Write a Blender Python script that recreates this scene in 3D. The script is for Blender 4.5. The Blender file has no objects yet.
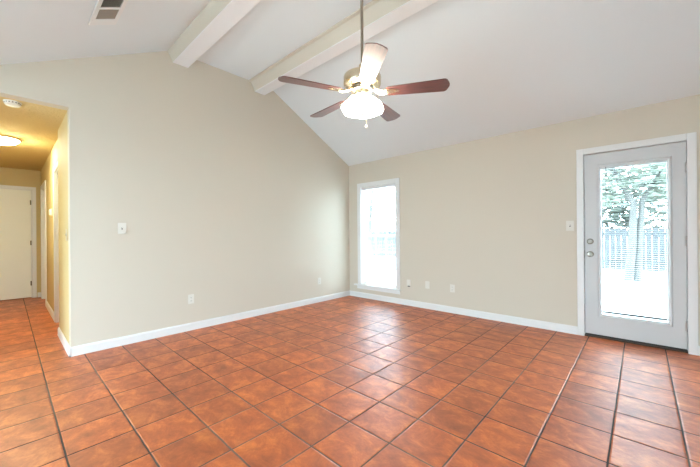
import bpy, bmesh, math, random
from mathutils import Vector, Matrix
S = bpy.context.scene
C = S.collection
PI = math.pi
random.seed(7)

# ------------------------------------------------------------------ camera, sky, exposure
CAM = Vector((4.114, -4.451, 1.183))
YAW, ROLL = -0.7438, -0.0076
fw = Vector((math.sin(YAW), math.cos(YAW), 0)); rt = Vector((math.cos(YAW), -math.sin(YAW), 0)); up = Vector((0, 0, 1))
r2 = rt * math.cos(ROLL) + up * math.sin(ROLL); u2 = -rt * math.sin(ROLL) + up * math.cos(ROLL)
cd = bpy.data.cameras.new('camera'); cam = bpy.data.objects.new('camera', cd); C.objects.link(cam)
m3 = Matrix((r2, u2, -fw)).transposed()
cam.matrix_world = Matrix.Translation(CAM) @ m3.to_4x4()
cd.sensor_width = 36; cd.sensor_fit = 'HORIZONTAL'; cd.lens = 316.2 / 700 * 36; cd.clip_start = .05; cd.clip_end = 200
S.camera = cam
SKY = 14.5                                  # overcast sky radiance
w = bpy.data.worlds.new('sky'); S.world = w; w.use_nodes = True
bg = w.node_tree.nodes['Background']; bg.inputs[0].default_value = (.64, .85, 1.0, 1); bg.inputs[1].default_value = SKY
S.view_settings.view_transform = 'Standard'; S.view_settings.look = 'None'
S.view_settings.exposure = .80; S.view_settings.gamma = 1; S.view_settings.use_curve_mapping = False
S.cycles.max_bounces = 12; S.cycles.diffuse_bounces = 6; S.cycles.transparent_max_bounces = 24
S.cycles.sample_clamp_indirect = 6
FAN_GLOW, HALL_GLOW = 22.0, 88.0

def portal(name, loc, rot, sx, sy):        # guides daylight sampling through an opening; gives off no light itself
    l = bpy.data.lights.new(name, 'AREA'); l.shape = 'RECTANGLE'; l.size = sx; l.size_y = sy
    o = bpy.data.objects.new(name, l); C.objects.link(o); o.location = loc; o.rotation_euler = rot
    l.cycles.is_portal = True
portal('window_daylight', (.687, .15, 1.14), (-PI/2, 0, 0), .79, 1.79)
portal('patio_door_daylight', (4.04, .15, 1.04), (-PI/2, 0, 0), .85, 2.07)
portal('added_door_daylight', (1.45, -6.95, 1.05), (PI/2, 0, 0), 1.9, 2.1)
portal('added_window_daylight', (6.65, -4.3, 1.15), (0, -PI/2, 0), 2.1, 1.4)

# ------------------------------------------------------------------ materials
def mat(name, col, rough=.5, metal=0, spec=.5, noise=0, nscale=30, bump=0, bscale=80, emit=0, ecol=None, coat=0):
    m = bpy.data.materials.new(name); m.use_nodes = True
    nt = m.node_tree; b = nt.nodes['Principled BSDF']
    b.inputs['Base Color'].default_value = (*col, 1); b.inputs['Roughness'].default_value = rough
    b.inputs['Metallic'].default_value = metal; b.inputs['Specular IOR Level'].default_value = spec
    b.inputs['Coat Weight'].default_value = coat
    tc = nt.nodes.new('ShaderNodeTexCoord')
    if noise:
        n = nt.nodes.new('ShaderNodeTexNoise'); n.inputs['Scale'].default_value = nscale; n.inputs['Detail'].default_value = 4
        nt.links.new(tc.outputs['Object'], n.inputs['Vector'])
        r = nt.nodes.new('ShaderNodeMapRange'); r.inputs['To Min'].default_value = 1 - noise; r.inputs['To Max'].default_value = 1 + noise
        nt.links.new(n.outputs['Fac'], r.inputs['Value'])
        mx = nt.nodes.new('ShaderNodeMix'); mx.data_type = 'RGBA'; mx.blend_type = 'MULTIPLY'; mx.inputs['Factor'].default_value = 1
        mx.inputs[6].default_value = (*col, 1); nt.links.new(r.outputs[0], mx.inputs[7]); nt.links.new(mx.outputs[2], b.inputs['Base Color'])
    if bump:
        n2 = nt.nodes.new('ShaderNodeTexNoise'); n2.inputs['Scale'].default_value = bscale; n2.inputs['Detail'].default_value = 5
        nt.links.new(tc.outputs['Object'], n2.inputs['Vector'])
        bp = nt.nodes.new('ShaderNodeBump'); bp.inputs['Strength'].default_value = bump; bp.inputs['Distance'].default_value = .01
        nt.links.new(n2.outputs['Fac'], bp.inputs['Height']); nt.links.new(bp.outputs[0], b.inputs['Normal'])
    if emit:
        b.inputs['Emission Color'].default_value = (*(ecol or col), 1); b.inputs['Emission Strength'].default_value = emit
    return m

def floor_mat():
    m = bpy.data.materials.new('terracotta_tile'); m.use_nodes = True
    nt = m.node_tree; N = nt.nodes.new; L = nt.links.new; b = nt.nodes['Principled BSDF']
    tc = N('ShaderNodeTexCoord'); sep = N('ShaderNodeSeparateXYZ'); L(tc.outputs['Object'], sep.inputs[0])
    def M(op, a, bb=None, c=None):
        n = N('ShaderNodeMath'); n.operation = op
        for i, v in enumerate((a, bb, c)):
            if v is None: continue
            if isinstance(v, (int, float)): n.inputs[i].default_value = v
            else: L(v, n.inputs[i])
        return n.outputs[0]
    def axis(out, off, size):
        t = M('DIVIDE', M('SUBTRACT', out, off), size)
        # slight waviness of the joints
        f = M('FRACT', t); cell = M('FLOOR', t)
        d = M('MULTIPLY', M('MINIMUM', f, M('SUBTRACT', 1, f)), size)   # metres from nearest joint
        return d, cell
    nz0 = N('ShaderNodeTexNoise'); nz0.inputs['Scale'].default_value = 14; L(tc.outputs['Object'], nz0.inputs['Vector'])
    wob = M('MULTIPLY', M('SUBTRACT', nz0.outputs['Fac'], .5), .004)
    dx, cx = axis(M('ADD', sep.outputs[0], wob), 2.452 - .306 * 40, .306)
    dy, cy = axis(M('ADD', sep.outputs[1], wob), -2.685 - .31107 * 40, .31107)
    d = M('MINIMUM', dx, dy)
    # 0 in the joint, 1 on the tile
    def mr(v, a, bb, c=0, e=1, t='SMOOTHSTEP'):
        n = N('ShaderNodeMapRange'); n.interpolation_type = t
        n.inputs[1].default_value = a; n.inputs[2].default_value = bb; n.inputs[3].default_value = c; n.inputs[4].default_value = e
        L(v, n.inputs[0]); return n.outputs[0]
    tile = mr(d, .0032, .0054)
    pillow = mr(d, .002, .012)
    cell = N('ShaderNodeCombineXYZ'); L(cx, cell.inputs[0]); L(cy, cell.inputs[1])
    wn = N('ShaderNodeTexWhiteNoise'); wn.noise_dimensions = '3D'; L(cell.outputs[0], wn.inputs['Vector'])
    # per tile shifted marbling
    sc = N('ShaderNodeVectorMath'); sc.operation = 'SCALE'; sc.inputs['Scale'].default_value = 20; L(wn.outputs['Color'], sc.inputs[0])
    ad = N('ShaderNodeVectorMath'); ad.operation = 'ADD'; L(tc.outputs['Object'], ad.inputs[0]); L(sc.outputs[0], ad.inputs[1])
    st = N('ShaderNodeMapping'); st.inputs['Rotation'].default_value = (0, 0, .6); st.inputs['Scale'].default_value = (1, 1.35, 1); L(ad.outputs[0], st.inputs['Vector'])
    nz = N('ShaderNodeTexNoise'); nz.inputs['Scale'].default_value = 6.0; nz.inputs['Detail'].default_value = 9; nz.inputs['Roughness'].default_value = .72; nz.inputs['Distortion'].default_value = .35
    L(st.outputs[0], nz.inputs['Vector'])
    cr = N('ShaderNodeValToRGB'); L(nz.outputs['Fac'], cr.inputs[0])
    e = cr.color_ramp.elements
    e[0].position = .30; e[0].color = (.25, .050, .010, 1)
    e[1].position = .72; e[1].color = (.76, .22, .045, 1)
    k = e.new(.50); k.color = (.46, .098, .018, 1)
    br = mr(wn.outputs['Value'], 0, 1, .86, 1.12, 'LINEAR')
    mx = N('ShaderNodeMix'); mx.data_type = 'RGBA'; mx.blend_type = 'MULTIPLY'; mx.inputs['Factor'].default_value = 1
    L(cr.outputs[0], mx.inputs[6]); L(br, mx.inputs[7])
    gz = N('ShaderNodeTexNoise'); gz.inputs['Scale'].default_value = 1.1; gz.inputs['Detail'].default_value = 3; L(tc.outputs['Object'], gz.inputs['Vector'])
    gr = N('ShaderNodeValToRGB'); L(gz.outputs['Fac'], gr.inputs[0])
    ge = gr.color_ramp.elements
    ge[0].position = .45; ge[0].color = (.020, .012, .008, 1); ge[1].position = .66; ge[1].color = (.15, .10, .065, 1)
    fin = N('ShaderNodeMix'); fin.data_type = 'RGBA'; L(tile, fin.inputs['Factor']); L(gr.outputs[0], fin.inputs[6]); L(mx.outputs[2], fin.inputs[7])
    L(fin.outputs[2], b.inputs['Base Color'])
    ro = mr(nz.outputs['Fac'], .3, .75, .47, .38, 'LINEAR')
    rf = N('ShaderNodeMix'); rf.data_type = 'FLOAT'; L(tile, rf.inputs[0]); rf.inputs[2].default_value = .8; L(ro, rf.inputs[3]); L(rf.outputs[0], b.inputs['Roughness'])
    b.inputs['Specular IOR Level'].default_value = .95
    nf = N('ShaderNodeTexNoise'); nf.inputs['Scale'].default_value = 5; nf.inputs['Detail'].default_value = 5; L(ad.outputs[0], nf.inputs['Vector'])
    h = M('ADD', M('MULTIPLY', pillow, .45), M('MULTIPLY', nf.outputs['Fac'], .55))
    bp = N('ShaderNodeBump'); bp.inputs['Strength'].default_value = .6; bp.inputs['Distance'].default_value = .008
    L(h, bp.inputs['Height']); L(bp.outputs[0], b.inputs['Normal'])
    return m

def wood_mat(name, c0, c1, rough):
    m = bpy.data.materials.new(name); m.use_nodes = True
    nt = m.node_tree; b = nt.nodes['Principled BSDF']; L = nt.links.new
    tc = nt.nodes.new('ShaderNodeTexCoord'); mp = nt.nodes.new('ShaderNodeMapping'); mp.inputs['Scale'].default_value = (2, 28, 28)
    n = nt.nodes.new('ShaderNodeTexNoise'); n.inputs['Scale'].default_value = 2.2; n.inputs['Detail'].default_value = 6; n.inputs['Distortion'].default_value = .6
    cr = nt.nodes.new('ShaderNodeValToRGB'); cr.color_ramp.elements[0].position = .3; cr.color_ramp.elements[1].position = .72
    cr.color_ramp.elements[0].color = (*c0, 1); cr.color_ramp.elements[1].color = (*c1, 1)
    L(tc.outputs['Object'], mp.inputs[0]); L(mp.outputs[0], n.inputs['Vector']); L(n.outputs['Fac'], cr.inputs[0]); L(cr.outputs[0], b.inputs['Base Color'])
    b.inputs['Roughness'].default_value = rough; b.inputs['Coat Weight'].default_value = 1.0; b.inputs['Coat Roughness'].default_value = .40
    return m

def glass_mat(name, refl=.06, tint=(.97, .985, .98)):
    m = bpy.data.materials.new(name); m.use_nodes = True
    nt = m.node_tree; nt.nodes.clear(); L = nt.links.new
    o = nt.nodes.new('ShaderNodeOutputMaterial'); mx = nt.nodes.new('ShaderNodeMixShader')
    t = nt.nodes.new('ShaderNodeBsdfTransparent'); t.inputs[0].default_value = (*tint, 1)
    g = nt.nodes.new('ShaderNodeBsdfGlossy'); g.inputs['Roughness'].default_value = .02
    mx.inputs[0].default_value = refl
    L(t.outputs[0], mx.inputs[1]); L(g.outputs[0], mx.inputs[2]); L(mx.outputs[0], o.inputs[0])
    return m

WALL = mat('greige_wall_paint', (.605, .545, .45), .75, spec=.25, bump=.06, bscale=160)
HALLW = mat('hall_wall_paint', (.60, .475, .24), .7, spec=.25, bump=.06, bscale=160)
CEIL = mat('white_ceiling_paint', (.715, .75, .76), .85, spec=.15, bump=.08, bscale=120)
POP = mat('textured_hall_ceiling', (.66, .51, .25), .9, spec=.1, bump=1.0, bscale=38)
BEAM = mat('white_beam_paint', (.78, .775, .77), .55, spec=.3)
CROWN = mat('cream_moulding_paint', (.62, .575, .49), .5, spec=.3)
TRIM = mat('white_trim_paint', (.73, .725, .71), .38, spec=.45)
DOORW = mat('white_door_paint', (.57, .57, .565), .42, spec=.4)
HALLD = mat('cream_door_paint', (.84, .83, .74), .45, spec=.4)
FLOOR = floor_mat()
PLATE = mat('white_plastic', (.68, .65, .58), .4)
ALMOND = mat('almond_plastic', (.56, .47, .33), .45)
SLOT_SHADOW = mat('dark_slot_and_shadow', (.05, .048, .045), .6)  # dark tone for slots and for the plug-in box's painted shadow
SLAT = mat('white_blind_slat', (.70, .70, .70), .45)
VINYL = mat('white_vinyl', (.84, .84, .84), .4)
GLASS = glass_mat('window_glass', .02)
NICKEL = mat('satin_nickel', (.30, .27, .23), .30, metal=1)
BRASS = mat('antique_brass', (.72, .63, .46), .26, metal=1, noise=.12, nscale=9)
PEWTER = mat('brushed_pewter', (.40, .36, .29), .34, metal=1)
HINGE = mat('hinge_steel', (.52, .52, .51), .35, metal=1)
DHINGE = mat('dark_bronze', (.22, .18, .11), .4, metal=.8)
BLADE = wood_mat('mahogany_blade', (.060, .014, .012), (.155, .040, .030), .50)
BULB = mat('lit_frosted_glass', (.95, .93, .88), .3, emit=FAN_GLOW, ecol=(1, .90, .75))
HBULB = mat('lit_hall_glass', (.95, .9, .8), .3, emit=HALL_GLOW, ecol=(.96, 1, .74))
VENTW = mat('white_vent_metal', (.74, .735, .72), .45)
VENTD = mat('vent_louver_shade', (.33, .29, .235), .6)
DUCT_SHADE = mat('duct_shade_black', (.03, .03, .03), .8)
RUBBER = mat('black_sweep', (.02, .018, .016), .6)
CONC = mat('pale_concrete', (.48, .475, .46), .8, noise=.05, nscale=6, bump=.1, bscale=40)
FENCE = mat('dark_stained_fence', (.048, .048, .05), .8, noise=.25, nscale=8)
BARK = mat('grey_bark', (.07, .065, .06), .9, noise=.3, nscale=12, bump=.5, bscale=30)
LEAF = mat('pale_leaf', (.19, .21, .165), .6, noise=.4, nscale=3)
LEAFD = mat('dark_leaf', (.13, .145, .12), .6, noise=.4, nscale=3)

# ------------------------------------------------------------------ helpers
def obj(name, bm, material, parent=None, smooth=None):
    bmesh.ops.recalc_face_normals(bm, faces=bm.faces[:])
    me = bpy.data.meshes.new(name); bm.to_mesh(me); bm.free()
    for mm in (material if isinstance(material, (list, tuple)) else [material]): me.materials.append(mm)
    if smooth is not None:
        for p in me.polygons: p.use_smooth = True
        try: me.set_sharp_from_angle(angle=math.radians(smooth))
        except Exception: pass
    o = bpy.data.objects.new(name, me); C.objects.link(o)
    if parent: o.parent = parent
    return o

def empty(name, loc=(0, 0, 0), rot=(0, 0, 0)):
    o = bpy.data.objects.new(name, None); C.objects.link(o); o.empty_display_size = .05
    o.location = loc; o.rotation_euler = rot
    return o

def tag(o, label, cat, group=None, kind=None):
    o['label'] = label; o['category'] = cat
    if group: o['group'] = group
    if kind: o['kind'] = kind
    return o

def struct(o, label=None):
    o['kind'] = 'structure'
    if label: o['label'] = label
    return o

def box(bm, x0, x1, y0, y1, z0, z1, bev=0, M=None):
    t = bmesh.new()
    bmesh.ops.create_cube(t, size=1, matrix=Matrix.Translation(((x0+x1)/2, (y0+y1)/2, (z0+z1)/2)) @ Matrix.Diagonal((abs(x1-x0), abs(y1-y0), abs(z1-z0), 1)))
    if bev: bmesh.ops.bevel(t, geom=t.edges[:], offset=bev, segments=2, affect='EDGES', profile=.6)
    if M: bmesh.ops.transform(t, matrix=M, verts=t.verts)
    merge(bm, t)

def merge(bm, t, mi=0):
    vs = {v: bm.verts.new(v.co) for v in t.verts}
    for f in t.faces:
        try:
            nf = bm.faces.new([vs[v] for v in f.verts]); nf.material_index = mi or f.material_index
        except ValueError: pass
    t.free()

def prism(bm, pts, axis, a, b):           # outline in the two other axes, extruded along axis from a to b
    def P(p, v):
        return (v, p[0], p[1]) if axis == 'x' else (p[0], v, p[1]) if axis == 'y' else (p[0], p[1], v)
    A = [bm.verts.new(P(p, a)) for p in pts]; B = [bm.verts.new(P(p, b)) for p in pts]
    bm.faces.new(A); bm.faces.new(B[::-1]); n = len(pts)
    for i in range(n): bm.faces.new([A[i], B[i], B[(i+1) % n], A[(i+1) % n]])

def lathe(bm, prof, n=32, M=None, lobes=0, amp=0):
    t = bmesh.new(); rings = []
    for r, z in prof:
        if r < 1e-6: rings.append([t.verts.new((0, 0, z))]); continue
        rings.append([t.verts.new((r*(1+amp*math.cos(lobes*2*PI*i/n))*math.cos(2*PI*i/n), r*(1+amp*math.cos(lobes*2*PI*i/n))*math.sin(2*PI*i/n), z)) for i in range(n)])
    for a, b in zip(rings, rings[1:]):
        if len(a) == 1 and len(b) == 1: continue
        for i in range(n):
            j = (i+1) % n
            if len(a) == 1: t.faces.new([a[0], b[i], b[j]])
            elif len(b) == 1: t.faces.new([a[i], b[0], a[j]])
            else: t.faces.new([a[i], b[i], b[j], a[j]])
    if len(rings[0]) > 1: t.faces.new(rings[0])
    if len(rings[-1]) > 1: t.faces.new(rings[-1])
    if M: bmesh.ops.transform(t, matrix=M, verts=t.verts)
    merge(bm, t)

def tube(bm, pts, r, n=10):
    pts = [Vector(p) for p in pts]; rs = r if isinstance(r, (list, tuple)) else [r]*len(pts); rings = []
    for i, p in enumerate(pts):
        d = (pts[min(i+1, len(pts)-1)] - pts[max(i-1, 0)]).normalized()
        a = d.cross(Vector((0, 0, 1)) if abs(d.z) < .9 else Vector((1, 0, 0))).normalized(); b = d.cross(a)
        rings.append([bm.verts.new(p + rs[i]*(math.cos(2*PI*k/n)*a + math.sin(2*PI*k/n)*b)) for k in range(n)])
    for A, B in zip(rings, rings[1:]):
        for k in range(n): bm.faces.new([A[k], B[k], B[(k+1) % n], A[(k+1) % n]])
    bm.faces.new(rings[0]); bm.faces.new(rings[-1])

def wall_cells(bm, ua, va, w0, w1, holes, plane):     # wall with rectangular openings; plane 'xz' (thickness in y) or 'yz'
    us = sorted(set([ua[0], ua[1]] + [h[0] for h in holes] + [h[1] for h in holes])); vs = sorted(set([va[0], va[1]] + [h[2] for h in holes] + [h[3] for h in holes]))
    solid = lambda i, j: 0 <= i < len(us)-1 and 0 <= j < len(vs)-1 and not any(h[0] <= (us[i]+us[i+1])/2 <= h[1] and h[2] <= (vs[j]+vs[j+1])/2 <= h[3] for h in holes)
    cache = {}
    def V(u, v, w):
        k = (round(u, 5), round(v, 5), round(w, 5))
        if k not in cache: cache[k] = bm.verts.new((u, w, v) if plane == 'xz' else (w, u, v))
        return cache[k]
    for i in range(len(us)-1):
        for j in range(len(vs)-1):
            if not solid(i, j): continue
            a, b, c, d = us[i], us[i+1], vs[j], vs[j+1]
            for ww in (w0, w1): bm.faces.new([V(a, c, ww), V(b, c, ww), V(b, d, ww), V(a, d, ww)])
            for di, dj, p, q in ((-1, 0, (a, c), (a, d)), (1, 0, (b, c), (b, d)), (0, -1, (a, c), (b, c)), (0, 1, (a, d), (b, d))):
                if not solid(i+di, j+dj): bm.faces.new([V(*p, w0), V(*q, w0), V(*q, w1), V(*p, w1)])

# ------------------------------------------------------------------ the room shell
RX, RY = 6.6, -6.9          # far extents behind the camera
HX, HY0, HYR, HYL = -4.45, -4.029, -3.995, -5.15
bm = bmesh.new(); box(bm, HX-.2, RX+.12, -5.25, .14, -.08, 0)
floor = struct(obj('floor', bm, FLOOR), 'glossy terracotta tile floor with dark grout')

bm = bmesh.new(); box(bm, -.12, RX+.12, RY-.1, -5.25, -.08, 0)
struct(obj('floor', bm, mat('added_pale_floor', (.66, .65, .62), .5)), 'pale floor added unseen behind the viewpoint to weaken the red bounce')  # unseen pale strip, added to weaken the orange light bouncing off the tiles
PROF = [(0, 2.475), (-1.72, 3.387), (-3.10, 3.387), (-4.93, 2.45), (RY, 2.45)]
bm = bmesh.new()
prism(bm, PROF + [(RY, 2.57), (-4.96, 2.57), (-3.13, 3.51), (-1.69, 3.51), (0, 2.60)], 'x', 0, RX)
struct(obj('ceiling', bm, CEIL), 'white vaulted ceiling with flat centre strip')

# gable wall with the hall opening
bm = bmesh.new()
out = [(.14, 0), (.14, 2.62), (0, 2.60), (-1.69, 3.51), (-3.13, 3.51), (-4.96, 2.57), (RY, 2.57), (RY, 0), (HYL, 0), (HYL, 2.44), (HY0, 2.44), (HY0, 0)]
prism(bm, out, 'x', -.12, 0)
struct(obj('wall_left', bm, WALL), 'tall greige gable wall beside the hall opening')
# window wall
WX0, WX1, WZ0, WZ1 = .295, 1.08, .245, 2.035
DX0, DX1, DZ1 = 3.615, 4.465, 2.075
bm = bmesh.new(); wall_cells(bm, (0, RX+.12), (0, 2.62), 0, .14, [(WX0, WX1, WZ0, WZ1), (DX0, DX1, 0, DZ1)], 'xz')
struct(obj('wall_back', bm, WALL), 'greige wall holding the window and the patio door')
bm = bmesh.new(); wall_cells(bm, (RY, 0), (0, 3.55), RX, RX+.12, [(-5.0, -3.6, .1, 2.2)], 'yz'); struct(obj('wall_right', bm, WALL))
SX0, SX1, SZ = .5, 2.4, 2.1
bm = bmesh.new(); wall_cells(bm, (-.12, RX+.12), (0, 2.6), RY-.12, RY, [(SX0, SX1, 0, SZ)], 'xz'); struct(obj('wall_front', bm, WALL))

# beams: boxed beam with a stepped cream moulding on the left side
def beam(name, y0, y1, zb, ytop, label):
    b = bmesh.new(); box(b, 0, RX, y0, y1, zb, 3.43, .004)
    o = struct(obj(name, b, BEAM), label)
    b = bmesh.new()
    z = 3.386; k = (ytop - y0)
    prof = [(y0+.002, zb+.010), (y0-.004, zb+.010), (y0+k*.10, zb+.026), (y0+k*.45, zb+.085), (y0+k*.62, zb+.108), (y0+k*.66, zb+.116), (ytop, zb+.122), (ytop, z+.03), (y0+.002, z+.03)]
    prism(b, prof, 'x', .001, RX-.001)
    c = obj('crown_moulding', b, CROWN, o); c['label'] = 'cream stepped moulding along the beam side'
beam('trim_1', -3.090, -2.918, 3.245, -3.185, 'white boxed ceiling beam nearer the vent')
beam('trim_2', -2.000, -1.835, 3.250, -2.095, 'white boxed ceiling beam beyond the fan rod')

# baseboards
def base_prof(t=.014, h=.092):
    return [(0, 0), (t+.002, 0), (t+.002, .012), (t, .016), (t, h-.018), (t*.75, h-.010), (t*.55, h-.003), (t*.3, h), (0, h)]
def baseboard(name, axis, fixed, sgn, a, b, m=TRIM, label=None):
    bb = bmesh.new(); pts = [(fixed + sgn*p, z) for p, z in base_prof()]
    prism(bb, pts, 'x' if axis == 'x' else 'y', a, b)
    return struct(obj(name, bb, m), label)
baseboard('baseboard_left', 'y', 0, 1, HY0-.016, -.001, label='white baseboard along the gable wall')
baseboard('baseboard_back', 'x', 0, -1, .0165, 3.572, label='white baseboard between window corner and patio door')
baseboard('baseboard_right', 'x', 0, -1, 4.51, RX, label='white baseboard right of the patio door')
baseboard('baseboard_front', 'y', 0, 1, RY, HYL)

# ------------------------------------------------------------------ hall
bm = bmesh.new()
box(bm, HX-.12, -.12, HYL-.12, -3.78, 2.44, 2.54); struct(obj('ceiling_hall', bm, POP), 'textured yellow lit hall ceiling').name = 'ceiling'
# right hall wall: near piece flush with the corner, far piece set back 4 cm; two recessed doors
bm = bmesh.new()
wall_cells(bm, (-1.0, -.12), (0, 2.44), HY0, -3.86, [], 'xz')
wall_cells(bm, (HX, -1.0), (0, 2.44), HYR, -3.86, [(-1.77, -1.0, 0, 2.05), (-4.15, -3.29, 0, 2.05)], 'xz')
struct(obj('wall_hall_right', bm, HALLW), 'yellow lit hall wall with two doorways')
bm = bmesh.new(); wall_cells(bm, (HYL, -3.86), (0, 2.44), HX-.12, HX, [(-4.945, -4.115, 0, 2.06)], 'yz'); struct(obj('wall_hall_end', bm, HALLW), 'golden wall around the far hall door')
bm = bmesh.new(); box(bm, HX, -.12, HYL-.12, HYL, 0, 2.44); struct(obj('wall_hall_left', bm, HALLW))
bm = bmesh.new(); box(bm, HX-.12, -.12, -3.86, -3.78, 0, 2.44); box(bm, HX-.2, HX-.12, HYL-.12, -3.78, 0, 2.54); struct(obj('hall_light_block', bm, HALLW))  # unseen panels added behind the hall doors to block leaking light
baseboard('baseboard_hall', 'x', HY0, -1, -1.0, .016, label='white baseboard turning the corner into the hall')
baseboard('baseboard_hall_far', 'x', HYR, -1, -3.22, -1.85, label='short white baseboard between the two hall doorways')
bb = baseboard('baseboard_hall_end', 'y', HX, 1, -4.05, -4.001)

def casing(parent, u0, u1, ztop, plane, face, sgn, wdt=.066, t=.017, z0=0, mat_=TRIM, name='casing'):
    # two legs and a head, stepped profile, as one casing
    b = bmesh.new()
    def bx(a0, a1, z_0, z_1, d0, d1):
        lo, hi = sorted((face + sgn*d0, face + sgn*d1))
        if plane == 'xz': box(b, a0, a1, lo, hi, z_0, z_1, .003)
        else: box(b, lo, hi, a0, a1, z_0, z_1, .003)
    bx(u0-wdt, u0, z0, ztop+wdt, 0, t); bx(u1, u1+wdt, z0, ztop+wdt, 0, t); bx(u0+.0005, u1-.0005, ztop, ztop+wdt, 0, t)
    return obj(name, b, mat_, parent)

def hall_door(name, x0, x1, label):
    e = struct(empty(name, ((x0+x1)/2, -3.90, 0)), label)
    ox, oy = (x0+x1)/2, -3.90
    c = casing(e, x0, x1, 2.05, 'xz', HYR, -1); c.location = (-ox, -oy, 0)
    b = bmesh.new(); box(b, x0-ox+.02, x1-ox-.02, -.0, .034, .012, 2.03, .003)
    obj('door_slab', b, HALLD, e)
    b = bmesh.new(); box(b, x0-ox+.001, x0-ox+.018, -.098, .038, 0, 2.05); box(b, x1-ox-.018, x1-ox-.001, -.098, .038, 0, 2.05); box(b, x0-ox+.018, x1-ox-.018, -.098, .038, 2.032, 2.049)
    obj('door_jamb', b, TRIM, e)
hall_door('door_3', -1.77, -1.0, 'doorway just inside the hall on its right side')
hall_door('door_4', -4.15, -3.29, 'doorway at the far end of the hall on its right side')

# far hall door
e = struct(empty('door_2', (HX, -4.53, 0)), 'plain cream door closing the far end of the hall')
c = casing(e, -4.945, -4.115, 2.06, 'yz', HX, 1, .055); c.location = (-HX, 4.53, 0)
b = bmesh.new(); box(b, -.045, -.008, -.400, .400, .014, 2.045, .003); obj('door_slab', b, HALLD, e)
b = bmesh.new(); box(b, -.11, 0, -.414, -.402, 0, 2.059); box(b, -.11, 0, .402, .414, 0, 2.059); box(b, -.11, 0, -.402, .402, 2.047, 2.059); obj('door_jamb', b, TRIM, e)
for z in (.28, 1.05, 1.82):
    b = bmesh.new(); lathe(b, [(.006, z-.045), (.008, z-.043), (.008, z+.043), (.006, z+.045)], 10, Matrix.Translation((-.001, .398, 0)))
    box(b, -.009, -.006, .386, .397, z-.042, z+.042); obj('hinge', b, DHINGE, e, 40)

# ------------------------------------------------------------------ window
e = struct(empty('window_1', ((WX0+WX1)/2, 0, WZ0)), 'tall white framed window in the corner')
def W(o): o.location = (-(WX0+WX1)/2, 0, -WZ0); return o
W(casing(e, WX0+.006, WX1-.006, WZ1-.006, 'xz', 0, -1, .078, .018, WZ0-.008))
b = bmesh.new(); box(b, .150, 1.172, -.052, .06, WZ0-.026, WZ0-.001, .005); W(obj('window_stool', b, TRIM, e))
b = bmesh.new(); box(b, .205, 1.150, -.016, 0, WZ0-.085, WZ0-.026, .003); W(obj('window_apron', b, TRIM, e))
b = bmesh.new()
t = .014
box(b, WX0+.0005, WX0+t, .0, .139, WZ0, WZ1); box(b, WX1-t, WX1-.0005, .0, .139, WZ0, WZ1); box(b, WX0+t, WX1-t, .0, .139, WZ1-t, WZ1); W(obj('window_jamb', b, TRIM, e))
def sash(name, z0, z1, y, rows, st=.042):
    x0, x1 = WX0+t+.001, WX1-t-.001
    b = bmesh.new(); d = .026
    box(b, x0, x0+st, y, y+d, z0, z1, .002); box(b, x1-st, x1, y, y+d, z0, z1, .002)
    box(b, x0+st, x1-st, y, y+d, z0, z0+st, .002); box(b, x0+st, x1-st, y, y+d, z1-st, z1, .002)
    o = W(obj(name, b, VINYL, e))
    b = bmesh.new(); ym = y+.007
    for i in (1, 2):
        x = x0+st+(x1-x0-2*st)*i/3; box(b, x-.008, x+.008, ym-.0005, ym+.013, z0+st, z1-st)
    for i in range(1, rows):
        z = z0+st+(z1-z0-2*st)*i/rows; box(b, x0+st, x1-st, ym, ym+.0125, z-.008, z+.008)
    obj('muntins', b, VINYL, o)
    b = bmesh.new(); box(b, x0+st-.004, x1-st+.004, ym+.004, ym+.008, z0+st-.004, z1-st+.004); obj('glass_pane', b, GLASS, o)
zm = 1.14
sash('upper_sash', zm-.02, WZ1-t, .108, 3)
sash('lower_sash', WZ0, zm+.02, .078, 3)
# blind in the window
e = tag(empty('window_blind', ((WX0+WX1)/2, .04, WZ1-t-.03)), 'white mini blind let down with open slats inside the tall corner window', 'blind')
bl0, bl1 = WX0+t+.006, WX1-t-.006; hw = (bl1-bl0)/2; H = 1.72
b = bmesh.new(); box(b, -hw, hw, -.014, .018, 0, .028, .003); obj('headrail', b, SLAT, e)
b = bmesh.new(); n = 70
for i in range(n):
    z = -.012 - i*(H-.03)/n
    R = Matrix.Translation((0, 0, z)) @ Matrix.Rotation(.05, 4, 'X')
    box(b, -hw, hw, -.011, .011, -.00015, .00015, 0, R)
obj('slats', b, SLAT, e)
b = bmesh.new(); box(b, -hw, hw, -.012, .012, -H, -H+.012, .003); obj('bottom_rail', b, SLAT, e)
b = bmesh.new()
for x in (-hw+.09, 0, hw-.09):
    for y in (-.0135, .0135): tube(b, [(x, y, 0), (x, y, -H+.012)], .0007, 5)
obj('ladder_cord', b, SLAT, e)
b = bmesh.new(); tube(b, [(-hw+.045, -.020, .004), (-hw+.045, -.022, -.65)], .0045, 8); obj('tilt_wand', b, mat('clear_wand', (.85, .86, .87), .2), e)

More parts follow.
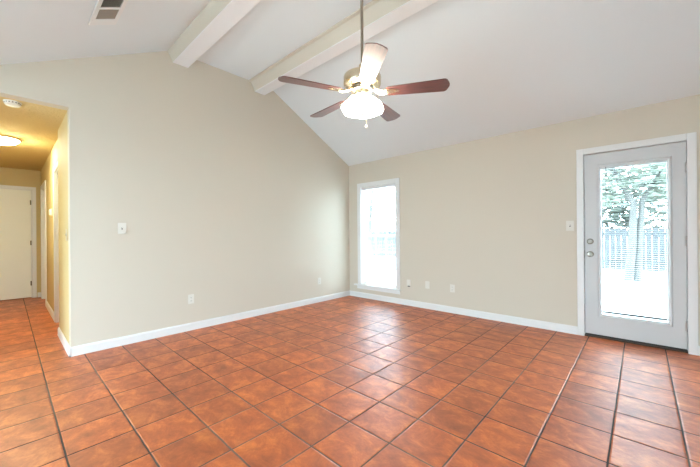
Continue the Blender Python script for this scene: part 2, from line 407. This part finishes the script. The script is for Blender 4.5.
# ------------------------------------------------------------------ patio door
e = struct(empty('door_1', (4.04, 0, 0)), 'white patio door with full glass and enclosed blinds')
def D(o): o.location = (-4.04, 0, 0); return o
D(casing(e, 3.638, 4.443, 2.056, 'xz', 0, -1, .066, .018))
b = bmesh.new(); box(b, DX0+.0005, 3.636, 0, .139, 0, DZ1); box(b, 4.445, DX1-.0005, 0, .139, 0, DZ1); box(b, 3.636, 4.445, 0, .139, 2.056, DZ1-.0005)
box(b, 3.6362, 3.648, .052, .075, .02, 2.056); box(b, 4.433, 4.4448, .052, .075, .02, 2.056); box(b, 3.648, 4.433, .052, .075, 2.044, 2.0558)
D(obj('door_jamb', b, TRIM, e))
b = bmesh.new(); box(b, 3.637, 4.444, -.004, .139, .0005, .016, .003); D(obj('threshold', b, mat('bronze_threshold', (.09, .06, .045), .45, metal=.6), e))
SL0, SL1, SZ0, SZ1 = 3.642, 4.438, .036, 2.050
GX0, GX1, GZ0, GZ1 = 3.785, 4.318, .262, 1.900
b = bmesh.new(); wall_cells(b, (SL0, SL1), (SZ0, SZ1), .006, .050, [(GX0, GX1, GZ0, GZ1)], 'xz'); slab = D(obj('door_slab', b, DOORW, e))
# raised glass frame around the opening
b = bmesh.new()
def ring(b, x0, x1, z0, z1, prof):        # mitred moulding; prof = (inset, y) pairs running outside to inside
    loops = []
    for ins, y in prof:
        loops.append([b.verts.new(p) for p in ((x0+ins, y, z0+ins), (x1-ins, y, z0+ins), (x1-ins, y, z1-ins), (x0+ins, y, z1-ins))])
    for A, B in zip(loops, loops[1:]):
        for k in range(4): b.faces.new([A[k], A[(k+1) % 4], B[(k+1) % 4], B[k]])
ring(b, 3.758, 4.342, .232, 1.927, [(0, .0062), (.002, -.004), (.010, -.009), (.020, -.008), (.026, .000), (.034, .002), (.034, .050)])
D(obj('glass_frame', b, DOORW, e))
b = bmesh.new(); box(b, GX0, GX1, .016, .020, GZ0, GZ1); D(obj('glass_pane', b, GLASS, e))
b = bmesh.new(); box(b, GX0, GX1, .044, .048, GZ0, GZ1); D(obj('glass_pane', b, GLASS, e))
b = bmesh.new(); gw0, gw1 = GX0+.012, GX1-.012; n = 70
zb0, zb1 = GZ0+.05, GZ1-.03
for i in range(n):
    z = zb0 + (zb1-zb0)*(i+.5)/n
    box(b, gw0, gw1, -.0055, .0055, -.0001, .0001, 0, Matrix.Translation((0, .032, z)) @ Matrix.Rotation(.04, 4, 'X'))
D(obj('blind_slats', b, SLAT, e))
b = bmesh.new(); box(b, gw0, gw1, .025, .039, zb0-.030, zb0-.008, .002); D(obj('blind_bottom_rail', b, mat('backlit_rail_shade', (.16, .165, .17), .4), e))  # the rail's backlit shade is put into its colour
b = bmesh.new(); box(b, gw0-.006, gw1+.006, .023, .041, zb1+.004, GZ1-.001, .002); D(obj('blind_headrail', b, SLAT, e))
b = bmesh.new(); tube(b, [(3.833, .012, 1.896), (3.833, .012, 1.30)], .0028, 8); D(obj('tilt_wand', b, mat('grey_wand', (.07, .072, .075), .3), e))
for z, nm in ((.932, 'door_knob'), (1.073, 'deadbolt')):
    b = bmesh.new(); R = Matrix.Translation((3.693, .006, z)) @ Matrix.Rotation(PI/2, 4, 'X')
    if nm == 'door_knob':
        lathe(b, [(.033, 0), (.033, .004), (.028, .010), (.014, .014), (.012, .030), (.020, .040), (.027, .052), (.028, .062), (.022, .070), (0, .072)], 24, R)
        k = D(obj(nm, b, NICKEL, e, 35)); k['label'] = 'satin nickel round door knob'
    else:
        lathe(b, [(.032, 0), (.032, .006), (.026, .013), (.022, .016), (0, .016)], 24, R)
        k = D(obj(nm, b, NICKEL, e, 35)); k['label'] = 'satin nickel deadbolt with thumb turn'
        b = bmesh.new(); box(b, 3.688, 3.698, -.026, -.010, z-.016, z+.016, .003); obj('thumb_turn', b, NICKEL, k)
b = bmesh.new(); box(b, 3.6385, 3.6415, .0, .03, .89, .97); D(obj('strike_plate', b, NICKEL, e))
for z in (.26, 1.085, 1.80):
    b = bmesh.new(); lathe(b, [(.005, z-.052), (.0075, z-.049), (.0075, z+.049), (.005, z+.052)], 12, Matrix.Translation((4.4415, -.004, 0)))
    for q in (-.017, .017): lathe(b, [(.0083, z+q-.001), (.0083, z+q+.001)], 12, Matrix.Translation((4.4415, -.004, 0)))
    box(b, 4.424, 4.4395, .0035, .0065, z-.047, z+.047); D(obj('hinge', b, HINGE, e, 40))
b = bmesh.new(); box(b, SL0+.002, SL1-.002, .012, .044, .018, .036); D(obj('door_sweep', b, RUBBER, e))

# sliding glass door, unseen and added behind the camera as daylight fill
e = struct(empty('added_door_5', ((SX0+SX1)/2, RY-.06, 0)), 'sliding glass door added unseen behind the viewpoint for daylight fill')
b = bmesh.new(); hw = (SX1-SX0)/2
for x in (-hw+.025, -.02, .02+.01, hw-.025): box(b, x-.025, x+.025, -.02, .02, 0.001, SZ-.001)
box(b, -hw+.05, hw-.05, -.019, .019, .001, .05); box(b, -hw+.05, hw-.05, -.019, .019, SZ-.05, SZ-.001); obj('door_frame', b, VINYL, e)
b = bmesh.new(); box(b, -hw+.05, hw-.05, -.003, .003, .05, SZ-.05); obj('glass_pane', b, GLASS, e)

e = struct(empty('added_window_2', (RX+.06, -4.3, .1)), 'wide window added unseen to the right of the viewpoint for daylight fill')  # unseen side window, added to send daylight onto the gable wall
b = bmesh.new()
for y in (-.675, 0, .675): box(b, -.03, .03, y-.024, y+.024, .001, 2.099)
box(b, -.029, .029, -.65, .65, .001, .05); box(b, -.029, .029, -.65, .65, 2.05, 2.099); obj('window_frame', b, VINYL, e)
b = bmesh.new(); box(b, -.003, .003, -.65, .65, .05, 2.05); obj('glass_pane', b, GLASS, e)

# ------------------------------------------------------------------ wall plates (local: +Y out of the wall, X across, Z up)
ROT_L = (0, 0, -PI/2)       # on the gable wall, facing +X
ROT_B = (0, 0, PI)          # on the window wall, facing -Y
def plate(b, w=.070, h=.114, t=.006): box(b, -w/2, w/2, 0, t, -h/2, h/2, .003)
def outlet(loc, rot, label):
    e = tag(empty('wall_outlet', loc, rot), label, 'outlet')
    b = bmesh.new(); plate(b); obj('cover_plate', b, PLATE, e)
    for s in (1, -1):
        b = bmesh.new(); box(b, -.017, .017, .005, .0085, s*.0195-.0145, s*.0195+.0145, .003); r = obj('receptacle', b, PLATE, e)
        b = bmesh.new()
        for x, hh in ((-.0065, .009), (.0065, .0075)): box(b, x-.0013, x+.0013, .0080, .0088, s*.0195+.002-hh/2, s*.0195+.002+hh/2)
        lathe(b, [(.0026, .0080), (.0026, .0088)], 10, Matrix.Translation((0, 0, s*.0195-.008)) @ Matrix.Rotation(-PI/2, 4, 'X')); obj('slots', b, SLOT_SHADOW, r)
    b = bmesh.new(); lathe(b, [(.0035, .0055), (.0035, .0070), (0, .0074)], 10, Matrix.Rotation(-PI/2, 4, 'X')); obj('screw', b, PLATE, e)
    return e
def switch(loc, rot, label, m=PLATE):
    e = tag(empty('light_switch', loc, rot), label, 'light switch')
    b = bmesh.new(); plate(b, .076, .118); obj('cover_plate', b, m, e)
    b = bmesh.new(); box(b, -.0055, .0055, .005, .0075, -.012, .012); obj('toggle_slot', b, SLOT_SHADOW, e)
    b = bmesh.new(); box(b, -.0042, .0042, .004, .018, -.004, .006, .0015, Matrix.Rotation(.35, 4, 'X')); obj('toggle', b, m, e)
    for z in (.030, -.030):
        b = bmesh.new(); lathe(b, [(.003, .0055), (.003, .0068), (0, .0072)], 10, Matrix.Translation((0, 0, z)) @ Matrix.Rotation(-PI/2, 4, 'X')); obj('screw', b, m, e)
    return e
switch((.0, -3.607, 1.257), ROT_L, 'white toggle light switch at chest height on the gable wall')
outlet((.0, -2.904, .385), ROT_L, 'white duplex outlet low on the gable wall, below the light switch')
outlet((.0, -.777, .362), ROT_L, 'white duplex outlet low on the gable wall near the window corner')
outlet((2.064, 0, .361), ROT_B, 'white duplex outlet on the window wall, nearest the patio door')
switch((3.506, 0, 1.254), ROT_B, 'white toggle light switch on the wall beside the patio door')
e = tag(empty('blank_plate', (1.655, 0, .370), ROT_B), 'plain white cover plate without holes, between two other plates right of the window', 'wall plate')
b = bmesh.new(); plate(b, .072, .115); obj('cover_plate', b, PLATE, e)
for z in (.042, -.042):
    b = bmesh.new(); lathe(b, [(.003, .0055), (.003, .0068), (0, .0072)], 10, Matrix.Translation((0, 0, z)) @ Matrix.Rotation(-PI/2, 4, 'X')); obj('screw', b, PLATE, e)
e = tag(empty('plug_in_box', (1.325, 0, .365), ROT_B), 'small white plug-in box with its dark shadow built beneath, just right of the window sill', 'wall plate')
b = bmesh.new(); box(b, -.036, .036, 0, .022, -.040, .056, .004); obj('plug_box_cover', b, PLATE, e)
b = bmesh.new(); box(b, -.018, .018, 0.001, .020, -.058, -.0395, .003); obj('box_shadow', b, SLOT_SHADOW, e)  # dark block in place of the shadow under the plug-in box
switch((-.235, HY0, 1.19), (0, 0, PI), 'almond light switch on the hall wall just around the corner', ALMOND)
e = tag(empty('thermostat', (-2.25, HYR, 1.53), (0, 0, PI)), 'small cream thermostat on the hall wall between the two doorways', 'thermostat')
b = bmesh.new(); box(b, -.055, .055, 0, .006, -.055, .055, .003); obj('wall_base', b, PLATE, e)
b = bmesh.new(); box(b, -.045, .045, .006, .030, -.045, .045, .008); obj('cover', b, HALLD, e)

# ------------------------------------------------------------------ ceiling vent (lies on the left slope; local x along room, y up-slope, z down into the room)
sl = math.atan2(.937, 1.83)
vy = -3.8955; vz = 3.387 - (-3.10 - vy) * .937 / 1.83
ux, uy = Vector((1, 0, 0)), Vector((0, math.cos(sl), math.sin(sl))); un = Vector((0, math.sin(sl), -math.cos(sl)))
e = empty('ceiling_vent'); tag(e, 'white louvred air vent set in the sloping ceiling left of the first beam', 'vent')
e.matrix_world = Matrix.Translation((1.03, vy, vz)) @ Matrix((ux, -uy, un)).transposed().to_4x4()
VL, VW = .53, .205
b = bmesh.new()
bars = [(-.265, -.155), (.008, .034), (.195, .265)]
for a, c in bars: box(b, a, c, -.1025, .1025, .005, .016, .002)
for a, c in ((-.1025, -.072), (.072, .1025)):
    box(b, -.155, .008, a, c, .005, .016, .002); box(b, .034, .195, a, c, .005, .016, .002)
obj('vent_frame', b, VENTW, e)
b = bmesh.new(); box(b, -.18, .22, -.09, .09, -.006, .0045); obj('duct_shade_sheet', b, DUCT_SHADE, e)  # black sheet standing in for the shade behind the open louvers
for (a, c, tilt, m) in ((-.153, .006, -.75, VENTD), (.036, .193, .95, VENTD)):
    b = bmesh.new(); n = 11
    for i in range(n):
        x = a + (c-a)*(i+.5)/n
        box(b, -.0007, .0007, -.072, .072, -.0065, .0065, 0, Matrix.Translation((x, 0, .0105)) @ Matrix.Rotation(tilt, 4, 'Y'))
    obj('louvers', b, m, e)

# ------------------------------------------------------------------ ceiling fan
FX, FY = 2.405, -2.427
e = tag(empty('ceiling_fan', (FX, FY, 3.387)), 'five bladed mahogany ceiling fan with lit glass bowl hanging on a long rod', 'ceiling fan')
zf = lambda z: z - 3.387
b = bmesh.new(); lathe(b, [(.072, 0), (.072, -.010), (.060, -.035), (.035, -.058), (.020, -.064)], 28); obj('canopy', b, PEWTER, e, 40)
b = bmesh.new(); lathe(b, [(.0125, -.06), (.0125, zf(2.60))], 16); obj('downrod', b, PEWTER, e, 60)
b = bmesh.new(); lathe(b, [(.020, zf(2.600)), (.028, zf(2.590)), (.028, zf(2.530)), (.040, zf(2.520)), (.075, zf(2.512)), (.135, zf(2.505)), (.152, zf(2.497)), (.156, zf(2.488)), (.156, zf(2.430)), (.150, zf(2.418)), (.110, zf(2.406)), (.055, zf(2.402))], 40)
mh = obj('motor_housing', b, BRASS, e, 35)
b = bmesh.new(); lathe(b, [(.055, zf(2.404)), (.092, zf(2.398)), (.092, zf(2.372)), (.060, zf(2.366))], 32); obj('flywheel', b, NICKEL, e, 35)
b = bmesh.new(); lathe(b, [(.060, zf(2.368)), (.060, zf(2.338)), (.052, zf(2.330)), (.048, zf(2.300)), (.040, zf(2.292))], 28); obj('switch_housing', b, BRASS, e, 35)
def blade_mesh(b):
    # outline of a blade along +x, rounded ends
    L0, L1, w0, w1 = .215, .700, .056, .077
    o = []
    o += [(L0, -w0)]
    rc = .034                                  # rounded corners joined by a shallow arc
    for k in range(7):
        a = -PI/2 + (PI/2-.25)*k/6; o.append((L1-.014-rc + rc*math.cos(a), -w1+rc + rc*math.sin(a)))
    for k in range(-6, 7): o.append((L1 - .012*(k/7)**2, (w1-rc)*k/7 + 0))
    for k in range(7):
        a = .25 + (PI/2-.25)*k/6; o.append((L1-.014-rc + rc*math.cos(a), w1-rc + rc*math.sin(a)))
    o += [(L0, w0), (L0-.020, w0*.55), (L0-.020, -w0*.55)]
    prism(b, o, 'z', -.003, .003)
ph0 = math.radians(-114.04)
for k in range(5):
    a = ph0 + k*2*PI/5
    M = Matrix.Translation((0, 0, zf(2.352))) @ Matrix.Rotation(a, 4, 'Z')
    P = M @ Matrix.Rotation(math.radians(-11), 4, 'X')
    b = bmesh.new(); blade_mesh(b)
    bl = obj('blade', b, BLADE, e); bl.matrix_local = P; bl.data.materials[0] = BLADE
    # iron: arm from the flywheel curving to a three pronged plate under the blade
    b = bmesh.new()
    tube(b, [(.075, 0, .030), (.105, 0, .022), (.140, 0, .000), (.175, 0, -.009)], [.011, .011, .010, .009], 10)
    for s in (-1, 1): tube(b, [(.100, s*.020, .024), (.135, s*.032, .004), (.175, s*.028, -.007), (.205, s*.014, -.008)], .006, 8)
    pts = [(.165, -.020), (.200, -.036), (.262, -.026), (.300, -.013), (.306, 0), (.300, .013), (.262, .026), (.200, .036), (.165, .020)]
    prism(b, pts, 'z', -.0075, -.0033)
    for x, y in ((.205, .020), (.205, -.020), (.275, 0)): lathe(b, [(.006, -.0070), (.006, -.0095), (0, -.011)], 10, Matrix.Translation((x, y, 0)))
    obj('blade_iron', b, BRASS, bl, 40)
# light kit: scalloped frosted glass bowl
b = bmesh.new()
lathe(b, [(.046, zf(2.336)), (.066, zf(2.328)), (.092, zf(2.310)), (.135, zf(2.276)), (.168, zf(2.246)), (.177, zf(2.226)), (.168, zf(2.206)), (.130, zf(2.190)), (.070, zf(2.182)), (0, zf(2.180))], 60, None, 6, .03)
obj('glass_bowl', b, BULB, e, 80)
b = bmesh.new(); lathe(b, [(.047, zf(2.345)), (.053, zf(2.338)), (.048, zf(2.330))], 28)
for k in range(3):
    a = 2*PI*k/3+.5; tube(b, [(.045*math.cos(a), .045*math.sin(a), zf(2.338)), (.064*math.cos(a), .064*math.sin(a), zf(2.338))], .004, 8)
obj('bowl_fitter', b, BRASS, e, 40)
b = bmesh.new(); lathe(b, [(.016, zf(2.182)), (.014, zf(2.171)), (.008, zf(2.165)), (.010, zf(2.155)), (0, zf(2.149))], 20); fi = obj('finial', b, BRASS, e, 40)
b = bmesh.new()
cx, cy = .030, .012
for i in range(24): lathe(b, [(0, .0024), (.0020, .0012), (.0020, -.0012), (0, -.0024)], 6, Matrix.Translation((cx, cy, zf(2.177) - .0039*i)))
tube(b, [(cx, cy, zf(2.183)), (cx, cy, zf(2.078))], .0008, 6)
pc = obj('pull_chain', b, BRASS, e)
b = bmesh.new(); lathe(b, [(.003, zf(2.086)), (.008, zf(2.080)), (.011, zf(2.070)), (.008, zf(2.060)), (0, zf(2.056))], 16, Matrix.Translation((cx, cy, 0))); f = obj('chain_fob', b, PLATE, pc, 60); f['label'] = 'white ball at the end of the pull chain'

# ------------------------------------------------------------------ hall fixtures
e = tag(empty('ceiling_light', (-1.85, -4.485, 2.44)), 'lit round flush mount light with brass rim on the hall ceiling', 'ceiling light')
b = bmesh.new(); lathe(b, [(.165, 0), (.175, -.006), (.175, -.020), (.166, -.030), (.150, -.030)], 40); obj('rim', b, BRASS, e, 40)
b = bmesh.new(); lathe(b, [(.160, -.026), (.152, -.044), (.125, -.066), (.080, -.082), (.035, -.089), (0, -.090)], 40); obj('glass_dome', b, HBULB, e, 80)
e = tag(empty('smoke_detector', (-.21, -4.405, 2.44)), 'small round white smoke detector at the front edge of the hall ceiling', 'smoke detector')
b = bmesh.new(); lathe(b, [(.062, 0), (.062, -.008), (.057, -.012), (.057, -.022), (.048, -.034), (.030, -.038), (0, -.039)], 32); obj('detector_body', b, PLATE, e, 35)
b = bmesh.new()
for k in range(16): box(b, .0555, .0578, -.005, .005, -.021, -.013, 0, Matrix.Rotation(2*PI*k/16, 4, 'Z'))
obj('sensor_slots', b, SLOT_SHADOW, e)

# ------------------------------------------------------------------ outdoors
bm = bmesh.new(); box(bm, -25, 30, .14, 40, -.30, -.10); box(bm, -25, 30, -30, RY-.12, -.30, -.10); box(bm, RX+.12, 30, RY-.12, .14, -.30, -.10)
struct(obj('ground', bm, CONC), 'bright pale paving outside')
e = tag(empty('board_fence', (3, 9.2, -.10)), 'weathered grey board fence across the yard beyond the patio door', 'fence')
b = bmesh.new()
x = -16.0
while x < 14:
    box(b, x, x+.138, -.012, .012, .04, 1.38 + random.uniform(-.015, .015)); x += .146
obj('boards', b, FENCE, e)
b = bmesh.new()
for z in (.25, 1.15): box(b, -16, 14, .013, .05, z, z+.09)
obj('rails', b, FENCE, e)
for i in range(11):
    b = bmesh.new(); box(b, -15.9+i*2.95, -15.8+i*2.95, .05, .15, 0, 1.45); obj('post', b, FENCE, e)

def leaves(b, c, rad, n, size, rng):
    for _ in range(n):
        d = Vector((rng.gauss(0, 1), rng.gauss(0, 1), rng.gauss(0, 1))).normalized() * rng.uniform(.35, 1)
        p = Vector(c) + Vector((d.x*rad[0], d.y*rad[1], d.z*rad[2]))
        R = Matrix.Rotation(rng.uniform(0, 2*PI), 3, 'Z') @ Matrix.Rotation(rng.uniform(-.9, .9), 3, 'X')
        s = size*rng.uniform(.6, 1.3)
        q = [p + R @ Vector(v) for v in ((-s, 0, 0), (-.2*s, .42*s, .12*s), (s, 0, -.1*s), (-.2*s, -.42*s, .12*s))]
        vs = [b.verts.new(v) for v in q]; b.faces.new([vs[0], vs[1], vs[2]]); b.faces.new([vs[0], vs[2], vs[3]])
def tree(loc, trunk, clumps, label, seed, leaf=LEAF, size=.10, n=420):
    rng = random.Random(seed)
    e = tag(empty('tree', loc), label, 'tree', 'trees in the yard')
    b = bmesh.new()
    for pts, r in trunk: tube(b, pts, r, 9)
    obj('trunk', b, BARK, e, 60)
    b = bmesh.new()
    for c, rad in clumps: leaves(b, c, rad, n, size, rng)
    obj('foliage', b, leaf, e)
tree((3.95, 6.5, -.10), [([(-.08, 0, 0), (.0, 0, 1.0), (.03, 0, 2.0), (-.5, 0, 3.2)], [.10, .085, .07, .04]), ([(.10, .1, 0), (.14, .1, 1.2), (.20, .1, 2.1), (.8, .1, 3.3)], [.08, .07, .06, .03])],
     [((-.6, 0, 2.55), (.7, .8, .45)), ((.4, .2, 2.7), (.8, .8, .45)), ((-.2, 0, 3.3), (1.1, 1, .6)), ((.9, 0, 3.4), (.9, .9, .6)), ((-1.2, .2, 3.2), (.8, .8, .7)), ((.1, 0, 4.0), (1.3, 1.1, .6)), ((-.7, .3, 2.2), (.6, .7, .3)), ((.7, .3, 2.25), (.6, .7, .3))],
     'twin trunked leafy tree standing in front of the fence, seen through the patio door', 3)
tree((2.9, 10.2, -.10), [([(0, 0, 0), (.1, 0, 1.6), (-.1, 0, 3.0)], [.12, .10, .05])],
     [((0, 0, 1.9), (1.3, .8, .9)), ((1.2, 0, 1.9), (1.2, .8, .9)), ((.4, 0, 3.1), (1.5, 1, .9)), ((2.0, 0, 2.9), (1.2, 1, .8)), ((-1.2, 0, 3.0), (1.2, 1, 1.0)), ((.6, 0, 4.4), (1.8, 1, .9))],
     'wide bushy tree growing behind the fence, seen through the patio door glass', 5, LEAFD, .15, 650)
tree((-5.2, 7.0, -.10), [([(0, 0, 0), (.05, 0, 1.8), (.2, 0, 3.4)], [.11, .09, .05])],
     [((0, 0, 2.9), (1.1, 1, .7)), ((.8, 0, 3.6), (1.0, 1, .8)), ((-.8, 0, 3.8), (1.1, 1, .9)), ((.2, 0, 4.8), (1.4, 1.2, .9))],
     'slim leafy tree in the yard, seen faintly through the tall corner window', 8)
tree((-3.4, 10.4, -.10), [([(0, 0, 0), (0, 0, 1.8), (-.2, 0, 3.4)], [.13, .11, .05])],
     [((0, 0, 2.4), (1.4, .9, .8)), ((-1.4, 0, 2.8), (1.2, .9, .9)), ((1.3, 0, 3.0), (1.3, .9, 1.0)), ((0, 0, 4.2), (1.8, 1, 1.1))],
     'full leafy tree behind the fence, seen faintly through the tall corner window', 11, LEAFD, .15, 650)
